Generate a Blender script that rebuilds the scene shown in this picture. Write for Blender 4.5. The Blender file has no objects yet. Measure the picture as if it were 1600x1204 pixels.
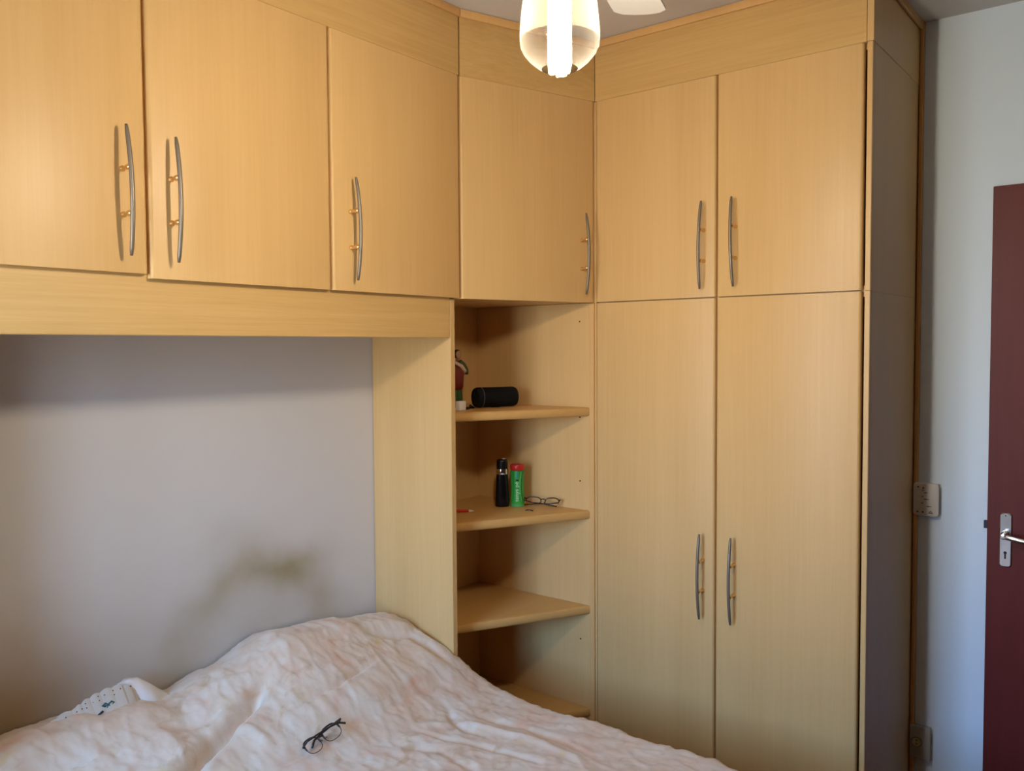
import bpy, bmesh, math, random
from mathutils import Vector, Matrix, noise
random.seed(4)
SC = bpy.context.scene
COL = SC.collection
PI = math.pi

# ------------------------------------------------------------------ camera
F, YAW, PITCH, ROLL = 1311.76, -0.901, -0.0446, -0.0065
CAM = Vector((-2.0668, -2.1289, 1.58))
fwd = Vector((-math.sin(YAW) * math.cos(PITCH), math.cos(YAW) * math.cos(PITCH), math.sin(PITCH)))
right = Vector((math.cos(YAW), math.sin(YAW), 0))
up = right.cross(fwd)
cr, sr = math.cos(ROLL), math.sin(ROLL)
r2, u2 = right * cr + up * sr, up * cr - right * sr
cd = bpy.data.cameras.new('camera')
cam = bpy.data.objects.new('camera', cd)
COL.objects.link(cam)
cam.matrix_world = Matrix(((r2.x, u2.x, -fwd.x, CAM.x), (r2.y, u2.y, -fwd.y, CAM.y), (r2.z, u2.z, -fwd.z, CAM.z), (0, 0, 0, 1)))
cd.sensor_fit = 'HORIZONTAL'
cd.sensor_width = 36
cd.lens = 36 * F / 1600
cd.clip_start = 0.02
SC.camera = cam

# ------------------------------------------------------------------ world, exposure
w = bpy.data.worlds.new('sky')
SC.world = w
w.use_nodes = True
bg = w.node_tree.nodes['Background']
# daylight outside: blue sky above, pale haze at the horizon, dull ground and houses below
_tc = w.node_tree.nodes.new('ShaderNodeTexCoord')
_sx = w.node_tree.nodes.new('ShaderNodeSeparateXYZ')
_mr = w.node_tree.nodes.new('ShaderNodeMapRange')
_mr.inputs[1].default_value = -0.5; _mr.inputs[2].default_value = 0.5
_rp = w.node_tree.nodes.new('ShaderNodeValToRGB')
_e = _rp.color_ramp.elements
_e[0].position = 0.0; _e[0].color = (0.18, 0.17, 0.15, 1)
_e[1].position = 1.0; _e[1].color = (0.20, 0.45, 0.88, 1)
for _p, _c in ((0.38, (0.34, 0.36, 0.37, 1)), (0.50, (0.56, 0.60, 0.62, 1)), (0.60, (0.50, 0.60, 0.78, 1)), (0.72, (0.28, 0.53, 1.0, 1))):
    _x = _e.new(_p); _x.color = _c
w.node_tree.links.new(_tc.outputs['Generated'], _sx.inputs[0])
w.node_tree.links.new(_sx.outputs[2], _mr.inputs[0])
w.node_tree.links.new(_mr.outputs[0], _rp.inputs[0])
w.node_tree.links.new(_rp.outputs[0], bg.inputs[0])
bg.inputs[1].default_value = 27.0
SC.view_settings.view_transform = 'Standard'
SC.view_settings.look = 'None'
SC.view_settings.gamma = 1
SC.view_settings.use_curve_mapping = False
SC.view_settings.exposure = 0.35

# window opening in the left wall (daylight) and its light portal
WX, WY0, WY1, WZ0, WZ1 = -2.45, -1.28, -0.48, 0.85, 2.05
pl = bpy.data.lights.new('window_portal', 'AREA')
pl.shape = 'RECTANGLE'
pl.size, pl.size_y = WY1 - WY0, WZ1 - WZ0
pl.cycles.is_portal = True
po = bpy.data.objects.new('window_portal', pl)
COL.objects.link(po)
po.location = (WX - 0.16, (WY0 + WY1) / 2, (WZ0 + WZ1) / 2)
po.rotation_euler = (PI / 2, 0, -PI / 2)     # faces +X, into the room

# ceiling lamp
LAMP = Vector((-0.92, -1.325, 2.105))
LAMP_STRENGTH = 410.0          # radiance of the lit fluorescent tubes (built with the ceiling fan below)
LAMP_COLOR = (1.0, 0.86, 0.66)

# ------------------------------------------------------------------ helpers
def mat(name, col=(0.8, 0.8, 0.8), rough=0.5, metal=0.0, spec=0.5, **k):
    m = bpy.data.materials.new(name)
    m.use_nodes = True
    b = m.node_tree.nodes['Principled BSDF']
    b.inputs['Base Color'].default_value = (*col, 1)
    b.inputs['Roughness'].default_value = rough
    b.inputs['Metallic'].default_value = metal
    b.inputs['Specular IOR Level'].default_value = spec
    for kk, v in k.items():
        b.inputs[kk.replace('_', ' ')].default_value = v
    return m

def nodes(m):
    return m.node_tree.nodes, m.node_tree.links, m.node_tree.nodes['Principled BSDF']

def wood(name, a, b, axis='z', rough=0.37, scale=1.0, contrast=1.0, spec=0.27, coord='Object', bumpy=0.0):
    m = mat(name, a, rough, spec=spec)
    N, L, P = nodes(m)
    tc = N.new('ShaderNodeTexCoord')
    mp = N.new('ShaderNodeMapping')
    s = {'z': (1, 1, 0.03), 'x': (0.03, 0.6, 1), 'y': (1, 0.03, 1)}[axis]
    mp.inputs['Scale'].default_value = [q * 60 * scale for q in s]
    L.new(tc.outputs[coord], mp.inputs[0])
    n1 = N.new('ShaderNodeTexNoise')
    n1.inputs['Scale'].default_value = 1.6
    n1.inputs['Detail'].default_value = 6
    n1.inputs['Roughness'].default_value = 0.65
    n1.inputs['Distortion'].default_value = 0.3
    L.new(mp.outputs[0], n1.inputs['Vector'])
    mp2 = N.new('ShaderNodeMapping')
    mp2.inputs['Scale'].default_value = [q * 9 * scale for q in s]
    L.new(tc.outputs[coord], mp2.inputs[0])
    n2 = N.new('ShaderNodeTexNoise')
    n2.inputs['Scale'].default_value = 1.0
    n2.inputs['Detail'].default_value = 2
    L.new(mp2.outputs[0], n2.inputs['Vector'])
    mx = N.new('ShaderNodeMath'); mx.operation = 'MULTIPLY_ADD'
    mx.inputs[1].default_value = 0.55
    L.new(n1.outputs[0], mx.inputs[0])
    m3 = N.new('ShaderNodeMath'); m3.operation = 'MULTIPLY'
    m3.inputs[1].default_value = 0.45
    L.new(n2.outputs[0], m3.inputs[0])
    L.new(m3.outputs[0], mx.inputs[2])
    rp = N.new('ShaderNodeValToRGB')
    d = 0.22 / contrast
    rp.color_ramp.elements[0].position = 0.5 - d
    rp.color_ramp.elements[1].position = 0.5 + d
    rp.color_ramp.elements[0].color = (*b, 1)
    rp.color_ramp.elements[1].color = (*a, 1)
    L.new(mx.outputs[0], rp.inputs[0])
    L.new(rp.outputs[0], P.inputs['Base Color'])
    return m

def newmesh(name, bm, m, parent=None, smooth=False):
    """bm is in world coordinates (or in the parent's own when it sits at the origin)"""
    bmesh.ops.recalc_face_normals(bm, faces=bm.faces)
    off = Vector((0, 0, 0))
    p = parent
    while p is not None:
        off += p.location
        p = p.parent
    me = bpy.data.meshes.new(name)
    if off.length:
        bmesh.ops.translate(bm, vec=-off, verts=bm.verts)
    bm.to_mesh(me); bm.free()
    if isinstance(m, (list, tuple)):
        for q in m: me.materials.append(q)
    else:
        me.materials.append(m)
    if smooth:
        me.polygons.foreach_set('use_smooth', [True] * len(me.polygons))
        if smooth != True:
            me.set_sharp_from_angle(angle=smooth)
    o = bpy.data.objects.new(name, me)
    COL.objects.link(o)
    o.parent = parent
    return o

def thing(name, label, cat, loc=(0, 0, 0), group=None):
    o = bpy.data.objects.new(name, None)
    COL.objects.link(o)
    o.empty_display_size = 0.05
    o.location = loc
    o['label'] = label; o['category'] = cat
    if group: o['group'] = group
    return o

def tag(o, label, cat, group=None):
    o['label'] = label; o['category'] = cat
    if group: o['group'] = group
    return o

def settle(o):
    """put the origin of a top-level mesh at its base"""
    vs = [v.co.copy() for v in o.data.vertices]
    lo_ = Vector(min(v[i] for v in vs) for i in range(3)); hi = Vector(max(v[i] for v in vs) for i in range(3))
    c = Vector(((lo_.x + hi.x) / 2, (lo_.y + hi.y) / 2, lo_.z))
    o.data.transform(Matrix.Translation(-c)); o.location = o.location + c
    return o

def struct(name, bm, m, smooth=False):
    o = newmesh(name, bm, m, None, smooth)
    o['kind'] = 'structure'
    return o

def box(bm, x0, x1, y0, y1, z0, z1, bev=0.0, seg=2, M=None):
    v = [bm.verts.new(Vector((x, y, z))) for x in (x0, x1) for y in (y0, y1) for z in (z0, z1)]
    fs = [(0, 1, 3, 2), (4, 6, 7, 5), (0, 4, 5, 1), (2, 3, 7, 6), (0, 2, 6, 4), (1, 5, 7, 3)]
    faces = [bm.faces.new([v[i] for i in f]) for f in fs]
    geo = v
    if bev:
        edges = list({e for f in faces for e in f.edges})
        r = bmesh.ops.bevel(bm, geom=edges, offset=bev, segments=seg, affect='EDGES', profile=0.5)
        geo = list({q for f in r['faces'] for q in f.verts} | {q for f in faces if f.is_valid for q in f.verts})
    if M is not None:
        bmesh.ops.transform(bm, matrix=M, verts=geo)
    return geo

def B(*a, **k):
    bm = bmesh.new(); box(bm, *a, **k); return bm

def board(w_, t, h, rv=0.008, re=0.0015, seg=3):
    """door leaf in its own frame: u 0..w_ along x, front at y=0, back at y=t, z 0..h; rounded upright edges on the front"""
    bm = bmesh.new()
    pts = []
    r = rv
    for k in range(seg + 1):
        a = PI / 2 * k / seg
        pts.append((r - r * math.cos(a), r - r * math.sin(a)))
    for k in range(seg + 1):
        a = PI / 2 * k / seg
        pts.append((w_ - r + r * math.sin(a), r - r * math.cos(a)))
    pts += [(w_, t), (0, t)]
    prism(bm, pts, 0, h)
    return bm

def prism(bm, pts, z0, z1, M=None):
    a = [bm.verts.new((x, y, z0)) for x, y in pts]
    b = [bm.verts.new((x, y, z1)) for x, y in pts]
    n = len(pts)
    bm.faces.new(a); bm.faces.new(b)
    for i in range(n):
        bm.faces.new((a[i], a[(i + 1) % n], b[(i + 1) % n], b[i]))
    if M is not None:
        bmesh.ops.transform(bm, matrix=M, verts=a + b)
    return a + b

def lathe(bm, prof, c=(0, 0, 0), seg=32, closed=False, M=None):
    rings = []
    allv = []
    for r, z in prof:
        if r < 1e-6:
            v = bm.verts.new((0, 0, z)); rings.append([v]); allv.append(v)
        else:
            ring = [bm.verts.new((r * math.cos(2 * PI * k / seg), r * math.sin(2 * PI * k / seg), z)) for k in range(seg)]
            rings.append(ring); allv += ring
    prs = list(zip(rings, rings[1:]))
    if closed: prs.append((rings[-1], rings[0]))
    for a, b in prs:
        if len(a) == 1 and len(b) == 1: continue
        for k in range(seg):
            k2 = (k + 1) % seg
            if len(a) == 1: bm.faces.new((a[0], b[k], b[k2]))
            elif len(b) == 1: bm.faces.new((a[k], a[k2], b[0]))
            else: bm.faces.new((a[k], a[k2], b[k2], b[k]))
    Mt = Matrix.Translation(Vector(c))
    if M is not None: Mt = Mt @ M
    bmesh.ops.transform(bm, matrix=Mt, verts=allv)
    return allv

def tube(bm, pts, r, seg=10, caps=True, flat=1.0, closed=False, ref=None):
    pts = [Vector(p) for p in pts]
    n = len(pts)
    rs = r if isinstance(r, (list, tuple)) else [r] * n
    rings = []
    prev = None
    for i, p in enumerate(pts):
        if closed:
            t = (pts[(i + 1) % n] - pts[(i - 1) % n]).normalized()
        else:
            t = (pts[min(i + 1, n - 1)] - pts[max(i - 1, 0)]).normalized()
        if prev is None:
            a = Vector(ref) if ref is not None else (Vector((0, 0, 1)) if abs(t.z) < 0.9 else Vector((1, 0, 0)))
        else:
            a = prev
        nrm = (a - t * a.dot(t)).normalized()
        prev = nrm
        bn = t.cross(nrm)
        rings.append([bm.verts.new(p + nrm * rs[i] * math.cos(2 * PI * k / seg) + bn * rs[i] * flat * math.sin(2 * PI * k / seg)) for k in range(seg)])
    rg = list(zip(rings, rings[1:]))
    if closed: rg.append((rings[-1], rings[0]))
    for a, b in rg:
        for k in range(seg):
            bm.faces.new((a[k], a[(k + 1) % seg], b[(k + 1) % seg], b[k]))
    if caps and not closed:
        bm.faces.new(rings[0]); bm.faces.new(rings[-1])
    return [v for g in rings for v in g]

def interp(x, X, Y):
    if x <= X[0]: return Y[0]
    for i in range(1, len(X)):
        if x <= X[i]:
            t = (x - X[i - 1]) / (X[i] - X[i - 1])
            return Y[i - 1] + (Y[i] - Y[i - 1]) * t
    return Y[-1]

def sinterp(x, X, Y):
    if x <= X[0]: return Y[0]
    for i in range(1, len(X)):
        if x <= X[i]:
            t = (x - X[i - 1]) / (X[i] - X[i - 1])
            t = t * t * (3 - 2 * t)
            return Y[i - 1] + (Y[i] - Y[i - 1]) * t
    return Y[-1]

# ------------------------------------------------------------------ materials
WA, WB = (0.705, 0.46, 0.197), (0.625, 0.393, 0.153)
M_wood = wood('beech_upright_grain', WA, WB, 'z')
M_woodx = wood('beech_lengthwise_grain', (0.69, 0.455, 0.18), (0.56, 0.345, 0.12), 'x', contrast=1.3)
M_woody = wood('beech_cross_grain', (0.69, 0.455, 0.18), (0.56, 0.345, 0.12), 'y', contrast=1.3)
M_shelf = wood('beech_shelf', (0.62, 0.36, 0.12), (0.56, 0.31, 0.10), 'x', rough=0.28)
M_edge = wood('beech_edge_band', (0.72, 0.44, 0.18), (0.66, 0.38, 0.14), 'z', rough=0.35)
M_trimw = wood('orange_wood_batten', (0.60, 0.33, 0.11), (0.54, 0.28, 0.09), 'z', rough=0.4)
M_bar = mat('bronze_bar', (0.23, 0.19, 0.145), 0.42, 0.55)
M_brass = mat('brass_post', (0.83, 0.58, 0.27), 0.25, 0.95)
M_chrome = mat('chrome', (0.78, 0.79, 0.8), 0.16, 1.0)
M_white = mat('white_enamel', (0.8, 0.79, 0.76), 0.4)
M_ceil = mat('ceiling_paint', (0.66, 0.64, 0.62), 0.9, spec=0.2)
M_wall = mat('wall_paint', (0.80, 0.90, 0.97), 0.75, spec=0.25)
M_black = mat('black_plastic', (0.006, 0.006, 0.007), 0.35, spec=0.3)
M_blackm = mat('matt_black_fabric', (0.006, 0.006, 0.007), 0.75, spec=0.15)
M_plate = mat('cream_plate', (0.72, 0.66, 0.57), 0.45)
M_dark = mat('dark_hole', (0.02, 0.015, 0.01), 0.8)

def headwall():
    m = mat('headboard_wall_paint', (0.66, 0.63, 0.60), 0.6, spec=0.35)
    N, L, P = nodes(m)
    tc = N.new('ShaderNodeTexCoord')
    sx = N.new('ShaderNodeSeparateXYZ')
    nz = N.new('ShaderNodeTexNoise'); nz.inputs['Scale'].default_value = 5; nz.inputs['Detail'].default_value = 3
    L.new(tc.outputs['Object'], nz.inputs['Vector'])
    ad = N.new('ShaderNodeVectorMath'); ad.operation = 'MULTIPLY_ADD'
    ad.inputs[1].default_value = (0.12, 0.12, 0.12)
    sub = N.new('ShaderNodeVectorMath'); sub.operation = 'SUBTRACT'; sub.inputs[1].default_value = (0.5, 0.5, 0.5)
    L.new(nz.outputs[1], sub.inputs[0])
    L.new(sub.outputs[0], ad.inputs[0]); L.new(tc.outputs['Object'], ad.inputs[2])
    L.new(ad.outputs[0], sx.inputs[0])
    def mth(op, a, b=None, c=None):
        q = N.new('ShaderNodeMath'); q.operation = op
        for i, v in enumerate((a, b, c)):
            if v is None: continue
            if isinstance(v, (int, float)): q.inputs[i].default_value = v
            else: L.new(v, q.inputs[i])
        return q.outputs[0]
    X, Z = sx.outputs[0], sx.outputs[2]
    def gauss2(cx, cz, rx, rz):
        dx = mth('DIVIDE', mth('SUBTRACT', X, cx), rx)
        dz = mth('DIVIDE', mth('SUBTRACT', Z, cz), rz)
        r2_ = mth('ADD', mth('MULTIPLY', dx, dx), mth('MULTIPLY', dz, dz))
        return mth('POWER', 2.718, mth('MULTIPLY', r2_, -1.0)), r2_
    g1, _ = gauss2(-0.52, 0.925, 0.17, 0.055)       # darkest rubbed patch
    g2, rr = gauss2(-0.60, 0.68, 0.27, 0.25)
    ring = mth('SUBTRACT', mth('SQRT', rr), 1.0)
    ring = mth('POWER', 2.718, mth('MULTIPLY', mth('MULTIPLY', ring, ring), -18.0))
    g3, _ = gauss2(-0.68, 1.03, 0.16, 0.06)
    g4, _ = gauss2(-1.42, 0.66, 0.46, 0.27)          # browner tone low at the left
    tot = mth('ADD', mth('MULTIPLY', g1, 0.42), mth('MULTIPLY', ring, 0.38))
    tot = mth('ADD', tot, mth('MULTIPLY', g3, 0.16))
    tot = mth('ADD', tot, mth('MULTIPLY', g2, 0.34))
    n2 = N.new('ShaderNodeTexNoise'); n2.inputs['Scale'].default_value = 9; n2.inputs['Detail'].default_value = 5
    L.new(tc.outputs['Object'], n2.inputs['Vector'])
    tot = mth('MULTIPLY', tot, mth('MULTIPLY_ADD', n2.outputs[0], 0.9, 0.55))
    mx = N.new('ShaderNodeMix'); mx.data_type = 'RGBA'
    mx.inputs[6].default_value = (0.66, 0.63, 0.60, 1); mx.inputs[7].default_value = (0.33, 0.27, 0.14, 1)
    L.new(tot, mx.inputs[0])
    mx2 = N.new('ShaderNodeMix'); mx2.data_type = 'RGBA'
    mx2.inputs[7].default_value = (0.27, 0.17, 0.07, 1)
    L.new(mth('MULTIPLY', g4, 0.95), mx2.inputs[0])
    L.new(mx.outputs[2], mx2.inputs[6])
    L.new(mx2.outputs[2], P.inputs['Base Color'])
    return m
M_head = headwall()

# ------------------------------------------------------------------ the room
ZC = 2.6195
XW = 0.9276          # right wall
XL, YB = -2.45, -3.9
M_floor = wood('parquet', (0.13, 0.05, 0.02), (0.09, 0.032, 0.012), 'y', rough=0.35)
struct('floor', B(XL - 0.15, XW + 1.3, YB - 0.1, 0.12, -0.1, 0), M_floor)
struct('ceiling', B(XL - 0.15, XW + 1.3, YB - 0.1, 0.12, ZC, ZC + 0.1), M_ceil)
struct('wall_front', B(XL - 0.15, XW + 0.12, 0, 0.12, 0, ZC), M_head)
M_low_bounce = mat('low_bounce_wall_paint', (0.15, 0.075, 0.04), 0.8, spec=0.2)  # invented dark colour for the unseen left and back walls, cuts bounced light
struct('wall_back', B(XL - 0.15, XW + 1.3, YB - 0.1, YB, 0, ZC), M_low_bounce)
DY0, DY1, DZ = -3.28, -2.48, 2.10      # doorway in the right wall
bm = bmesh.new()
box(bm, XW, XW + 0.12, DY1, 0, 0, ZC); box(bm, XW, XW + 0.12, YB, DY0, 0, ZC); box(bm, XW, XW + 0.12, DY0, DY1, DZ, ZC)
struct('wall_right', bm, M_wall)
bm = bmesh.new()
box(bm, XL - 0.15, XL, YB, WY0, 0, ZC); box(bm, XL - 0.15, XL, WY1, 0, 0, ZC)
box(bm, XL - 0.15, XL, WY0, WY1, 0, WZ0); box(bm, XL - 0.15, XL, WY0, WY1, WZ1, ZC)
struct('wall_left', bm, M_low_bounce)
bm = B(XW + 1.2, XW + 1.3, YB, 0.12, 0, ZC); box(bm, XW + 0.12, XW + 1.2, 0, 0.12, 0, ZC)
struct('wall_hallway', bm, M_wall)
# window frame with two sashes and glass
M_alu = mat('white_window_frame', (0.75, 0.75, 0.75), 0.4)
M_glass = bpy.data.materials.new('clear_glass'); M_glass.use_nodes = True
N = M_glass.node_tree.nodes; L = M_glass.node_tree.links
for q in list(N): N.remove(q)
mo = N.new('ShaderNodeOutputMaterial'); ms = N.new('ShaderNodeMixShader'); tr = N.new('ShaderNodeBsdfTransparent'); gl = N.new('ShaderNodeBsdfGlossy')
gl.inputs['Roughness'].default_value = 0.02; ms.inputs[0].default_value = 0.06
L.new(tr.outputs[0], ms.inputs[1]); L.new(gl.outputs[0], ms.inputs[2]); L.new(ms.outputs[0], mo.inputs[0])
bm = bmesh.new()
fx0, fx1 = WX - 0.09, WX - 0.03
for a in ((WY0, WY0 + 0.04, WZ0, WZ1), (WY1 - 0.04, WY1, WZ0, WZ1), (WY0 + 0.04, WY1 - 0.04, WZ0, WZ0 + 0.04), (WY0 + 0.04, WY1 - 0.04, WZ1 - 0.04, WZ1), ((WY0 + WY1) / 2 - 0.02, (WY0 + WY1) / 2 + 0.02, WZ0 + 0.04, WZ1 - 0.04)):
    box(bm, fx0, fx1, a[0], a[1], a[2], a[3], 0.003)
win = struct('window_1', bm, M_alu)
newmesh('window_pane', B(WX - 0.062, WX - 0.058, WY0 + 0.04, WY1 - 0.04, WZ0 + 0.04, WZ1 - 0.04), M_glass, win)
struct('trim_2', B(WX - 0.15, WX + 0.02, WY0 - 0.02, WY1 + 0.02, WZ0 - 0.03, WZ0 - 0.0005, 0.004), mat('sill_stone', (0.55, 0.53, 0.5), 0.4))
# door frame and the open door leaf folded back against the right wall
M_mahog = wood('red_mahogany', (0.155, 0.026, 0.020), (0.115, 0.017, 0.013), 'z', rough=0.45, scale=0.8, spec=0.2)
bm = bmesh.new()
box(bm, XW - 0.012, XW + 0.13, DY0 - 0.06, DY0, 0, DZ + 0.06, 0.003); box(bm, XW - 0.012, XW + 0.13, DY1, DY1 + 0.012, 0, DZ + 0.06, 0.003)
box(bm, XW - 0.012, XW + 0.13, DY0, DY1, DZ, DZ + 0.06, 0.003)
struct('trim_3', bm, M_mahog)
d1 = struct('door_1', B(0.87, 0.905, -2.47, -1.679, 0.012, 2.062, 0.002, 1), M_mahog)
XD = 0.87
bm = bmesh.new()
pts = []
hw, hz0, hz1, rr_ = 0.0165, 0.900, 1.066, 0.008
ys = -1.730
for (cy, cz, a0) in ((ys + hw - rr_, hz1 - rr_, 0), (ys - hw + rr_, hz1 - rr_, 90), (ys - hw + rr_, hz0 + rr_, 180), (ys + hw - rr_, hz0 + rr_, 270)):
    for k in range(5):
        a = math.radians(a0 + 22.5 * k); pts.append((cy + rr_ * math.cos(a), cz + rr_ * math.sin(a)))
va = [bm.verts.new((XD, y, z)) for y, z in pts]
vb = [bm.verts.new((XD - 0.004, y, z)) for y, z in pts]
vc = [bm.verts.new((XD - 0.006, ys + (y - ys) * 0.86, 0.983 + (z - 0.983) * 0.97)) for y, z in pts]
bm.faces.new(vc)
for A_, B_ in ((va, vb), (vb, vc)):
    for i in range(len(pts)): bm.faces.new((A_[i], A_[(i + 1) % 20], B_[(i + 1) % 20], B_[i]))
newmesh('lock_plate', bm, M_chrome, d1, 0.5)
bm = bmesh.new()
lathe(bm, [(0.0, 0), (0.012, 0), (0.0115, 0.01), (0.009, 0.014), (0.0085, 0.042), (0.0, 0.044)], (XD - 0.005, ys, 1.000), 20, M=Matrix.Rotation(-PI / 2, 4, 'Y'))
tube(bm, [(XD - 0.040, ys + 0.006, 1.001), (XD - 0.043, ys - 0.01, 0.999), (XD - 0.045, ys - 0.04, 0.994), (XD - 0.046, ys - 0.08, 0.989), (XD - 0.045, ys - 0.125, 0.988)], [0.006, 0.0085, 0.0085, 0.008, 0.0065], 14, flat=0.7)
newmesh('lever_handle', bm, M_chrome, d1, 0.6)
bm = bmesh.new()
lathe(bm, [(0.0, 0.0062), (0.0045, 0.0062), (0.0045, 0.0055), (0, 0.0055)], (XD, ys, 0.944), 14, M=Matrix.Rotation(-PI / 2, 4, 'Y'))
box(bm, XD - 0.0064, XD - 0.0056, ys - 0.0022, ys + 0.0022, 0.925, 0.944)
lathe(bm, [(0.0, 0.0064), (0.002, 0.0064), (0.002, 0.0055), (0, 0.0055)], (XD, ys, 1.058), 10, M=Matrix.Rotation(-PI / 2, 4, 'Y'))
newmesh('keyhole', bm, M_dark, d1)
newmesh('latch_bolt', B(XD + 0.010, XD + 0.024, -1.680, -1.668, 1.010, 1.034, 0.001, 1), mat('dull_steel', (0.03, 0.035, 0.05), 0.6, 0.2), d1)
# skirting
M_skirt = wood('skirting_wood', (0.30, 0.13, 0.05), (0.24, 0.10, 0.035), 'y', rough=0.4)
struct('baseboard_right', B(XW - 0.014, XW - 0.0005, -2.455, -1.475, 0.0005, 0.07, 0.003, 1), M_skirt)
struct('baseboard_left', B(XL + 0.0005, XL + 0.014, YB + 0.02, -0.002, 0.0005, 0.07, 0.003, 1), M_skirt)
struct('baseboard_back', B(XL + 0.02, XW - 0.02, YB + 0.0005, YB + 0.014, 0.0005, 0.07, 0.003, 1), wood('skirting_wood_back', (0.30, 0.13, 0.05), (0.24, 0.10, 0.035), 'x', rough=0.4))

# ------------------------------------------------------------------ fitted furniture
YF = -0.379           # front of the overhead doors
XF = 0.3919           # front of the wardrobe doors
ZS, ZT = 1.7364, 2.4178
TH = 0.018
X12, X23, X34 = -1.1155, -0.6144, -0.1094
Y45, Y56, Y6, YE = -0.5503, -0.9976, -1.436, -1.456

def door(parent, origin, ux, w_, z0, z1, label=None, m=None, rv=0.008):
    """origin: front lower corner where u=0; ux: unit direction along the door; the back lies on the side of ux rotated +90 deg"""
    bm = board(w_, TH, z1 - z0, rv)
    ux = Vector(ux).normalized()
    vy = Vector((-ux.y, ux.x, 0))
    M = Matrix(((ux.x, vy.x, 0, origin[0]), (ux.y, vy.y, 0, origin[1]), (0, 0, 1, z0), (0, 0, 0, 1)))
    bmesh.ops.transform(bm, matrix=M, verts=bm.verts)
    o = newmesh('door', bm, m or M_wood, parent, 0.6)
    if label: o['label'] = label
    return o, ux, -vy

def handle(d, base, n, zc, L_=0.272, tilt=0.0):
    """bowed bar on two posts; base: point on the door front, n: outward normal"""
    n = Vector(n).normalized(); base = Vector(base)
    side = Vector((0, 0, 1)).cross(n)
    pts, rs = [], []
    K = 18
    for i in range(K + 1):
        t = -1 + 2 * i / K
        pr_ = 0.041 - 0.015 * t * t
        pts.append(base + n * pr_ + Vector((0, 0, zc + t * L_ / 2)) + side * tilt * t)
        rs.append(0.0049 - 0.0004 * t * t if abs(t) < 0.99 else 0.0030)
    bm = bmesh.new(); tube(bm, pts, rs, 12)
    newmesh('handle', bm, M_bar, d, True)
    for s in (-0.048, 0.048):
        bm = bmesh.new()
        q = n.to_track_quat('Z', 'Y').to_matrix().to_4x4()
        lathe(bm, [(0.0, 0), (0.0062, 0), (0.0062, 0.004), (0.0042, 0.006), (0.0042, 0.016), (0.006, 0.022), (0.0066, 0.028), (0.0055, 0.034), (0.0, 0.038)], base + Vector((0, 0, zc + s)), 16, M=q)
        newmesh('handle_post', bm, M_brass, d, 0.8)

# --- overhead cabinet over the left side of the bed
ov1 = thing('overhead_cabinet', 'wall cabinet above bed nearest the left edge of the photo, one door', 'cabinet', (-1.37, -0.18, 1.72))
bm = bmesh.new()
x0, x1 = -1.625, X12
box(bm, x0, x0 + 0.016, YF + 0.02, -0.002, 1.7490, ZT); box(bm, x1 - 0.016, x1 - 0.0005, YF + 0.02, -0.002, 1.7490, ZT)
box(bm, x0 + 0.016, x1 - 0.016, YF + 0.02, -0.002, 1.7490, 1.765); box(bm, x0 + 0.016, x1 - 0.016, YF + 0.02, -0.002, ZT - 0.016, ZT)
box(bm, x0 + 0.016, x1 - 0.016, -0.012, -0.002, 1.765, ZT - 0.016)
newmesh('body', bm, M_wood, ov1)
d, _, n = door(ov1, (x0 + 0.002, YF + 0.003, 0), (1, 0, 0), x1 - x0 - 0.0065, ZS + 0.009, ZT - 0.0005)
handle(d, (-1.173, YF + 0.003, 0), n, 1.915, tilt=-0.002)
# --- overhead cabinet, two doors
ov2 = thing('overhead_cabinet', 'wider wall cabinet above bed with two doors, beside the corner', 'cabinet', (-0.62, -0.18, 1.72))
bm = bmesh.new()
x0, x1 = X12 + 0.0005, X34 - 0.010
box(bm, x0, x0 + 0.016, YF + 0.02, -0.002, 1.7490, ZT); box(bm, x1 - 0.016, x1 - 0.0005, YF + 0.02, -0.002, 1.7490, ZT)
box(bm, X23 - 0.008, X23 + 0.008, YF + 0.02, -0.002, 1.765, ZT - 0.016)
box(bm, x0 + 0.016, x1 - 0.016, YF + 0.02, -0.002, 1.7490, 1.765); box(bm, x0 + 0.016, x1 - 0.016, YF + 0.02, -0.002, ZT - 0.016, ZT)
box(bm, x0 + 0.016, x1 - 0.016, -0.012, -0.002, 1.765, ZT - 0.016)
newmesh('body', bm, M_wood, ov2)
d, _, n = door(ov2, (X12 + 0.001, YF, 0), (1, 0, 0), X23 - X12 - 0.006, ZS, ZT - 0.0005)
handle(d, (-1.066, YF, 0), n, 1.908)
d, _, n = door(ov2, (X23 + 0.001, YF, 0), (1, 0, 0), X34 - X23 - 0.004, ZS, ZT - 0.0005)
handle(d, (-0.552, YF, 0), n, 1.900, tilt=-0.001)

# --- light pelmet beam and left end panel
bm = B(-1.62, -0.1400, YF + 0.019, YF + 0.037, 1.6126, 1.7485, 0.002, 1)
tag(settle(newmesh('pelmet_board', bm, M_woodx)), 'long horizontal wooden board running under the wall cabinets above the bed', 'board')
bm = B(-1.645, -1.6255, YF + 0.019, -0.002, 0.0005, 1.7485, 0.001, 1)
tag(settle(newmesh('end_panel', bm, M_wood)), 'upright wooden panel left of the bed, carrying the wall cabinets', 'panel')

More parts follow.
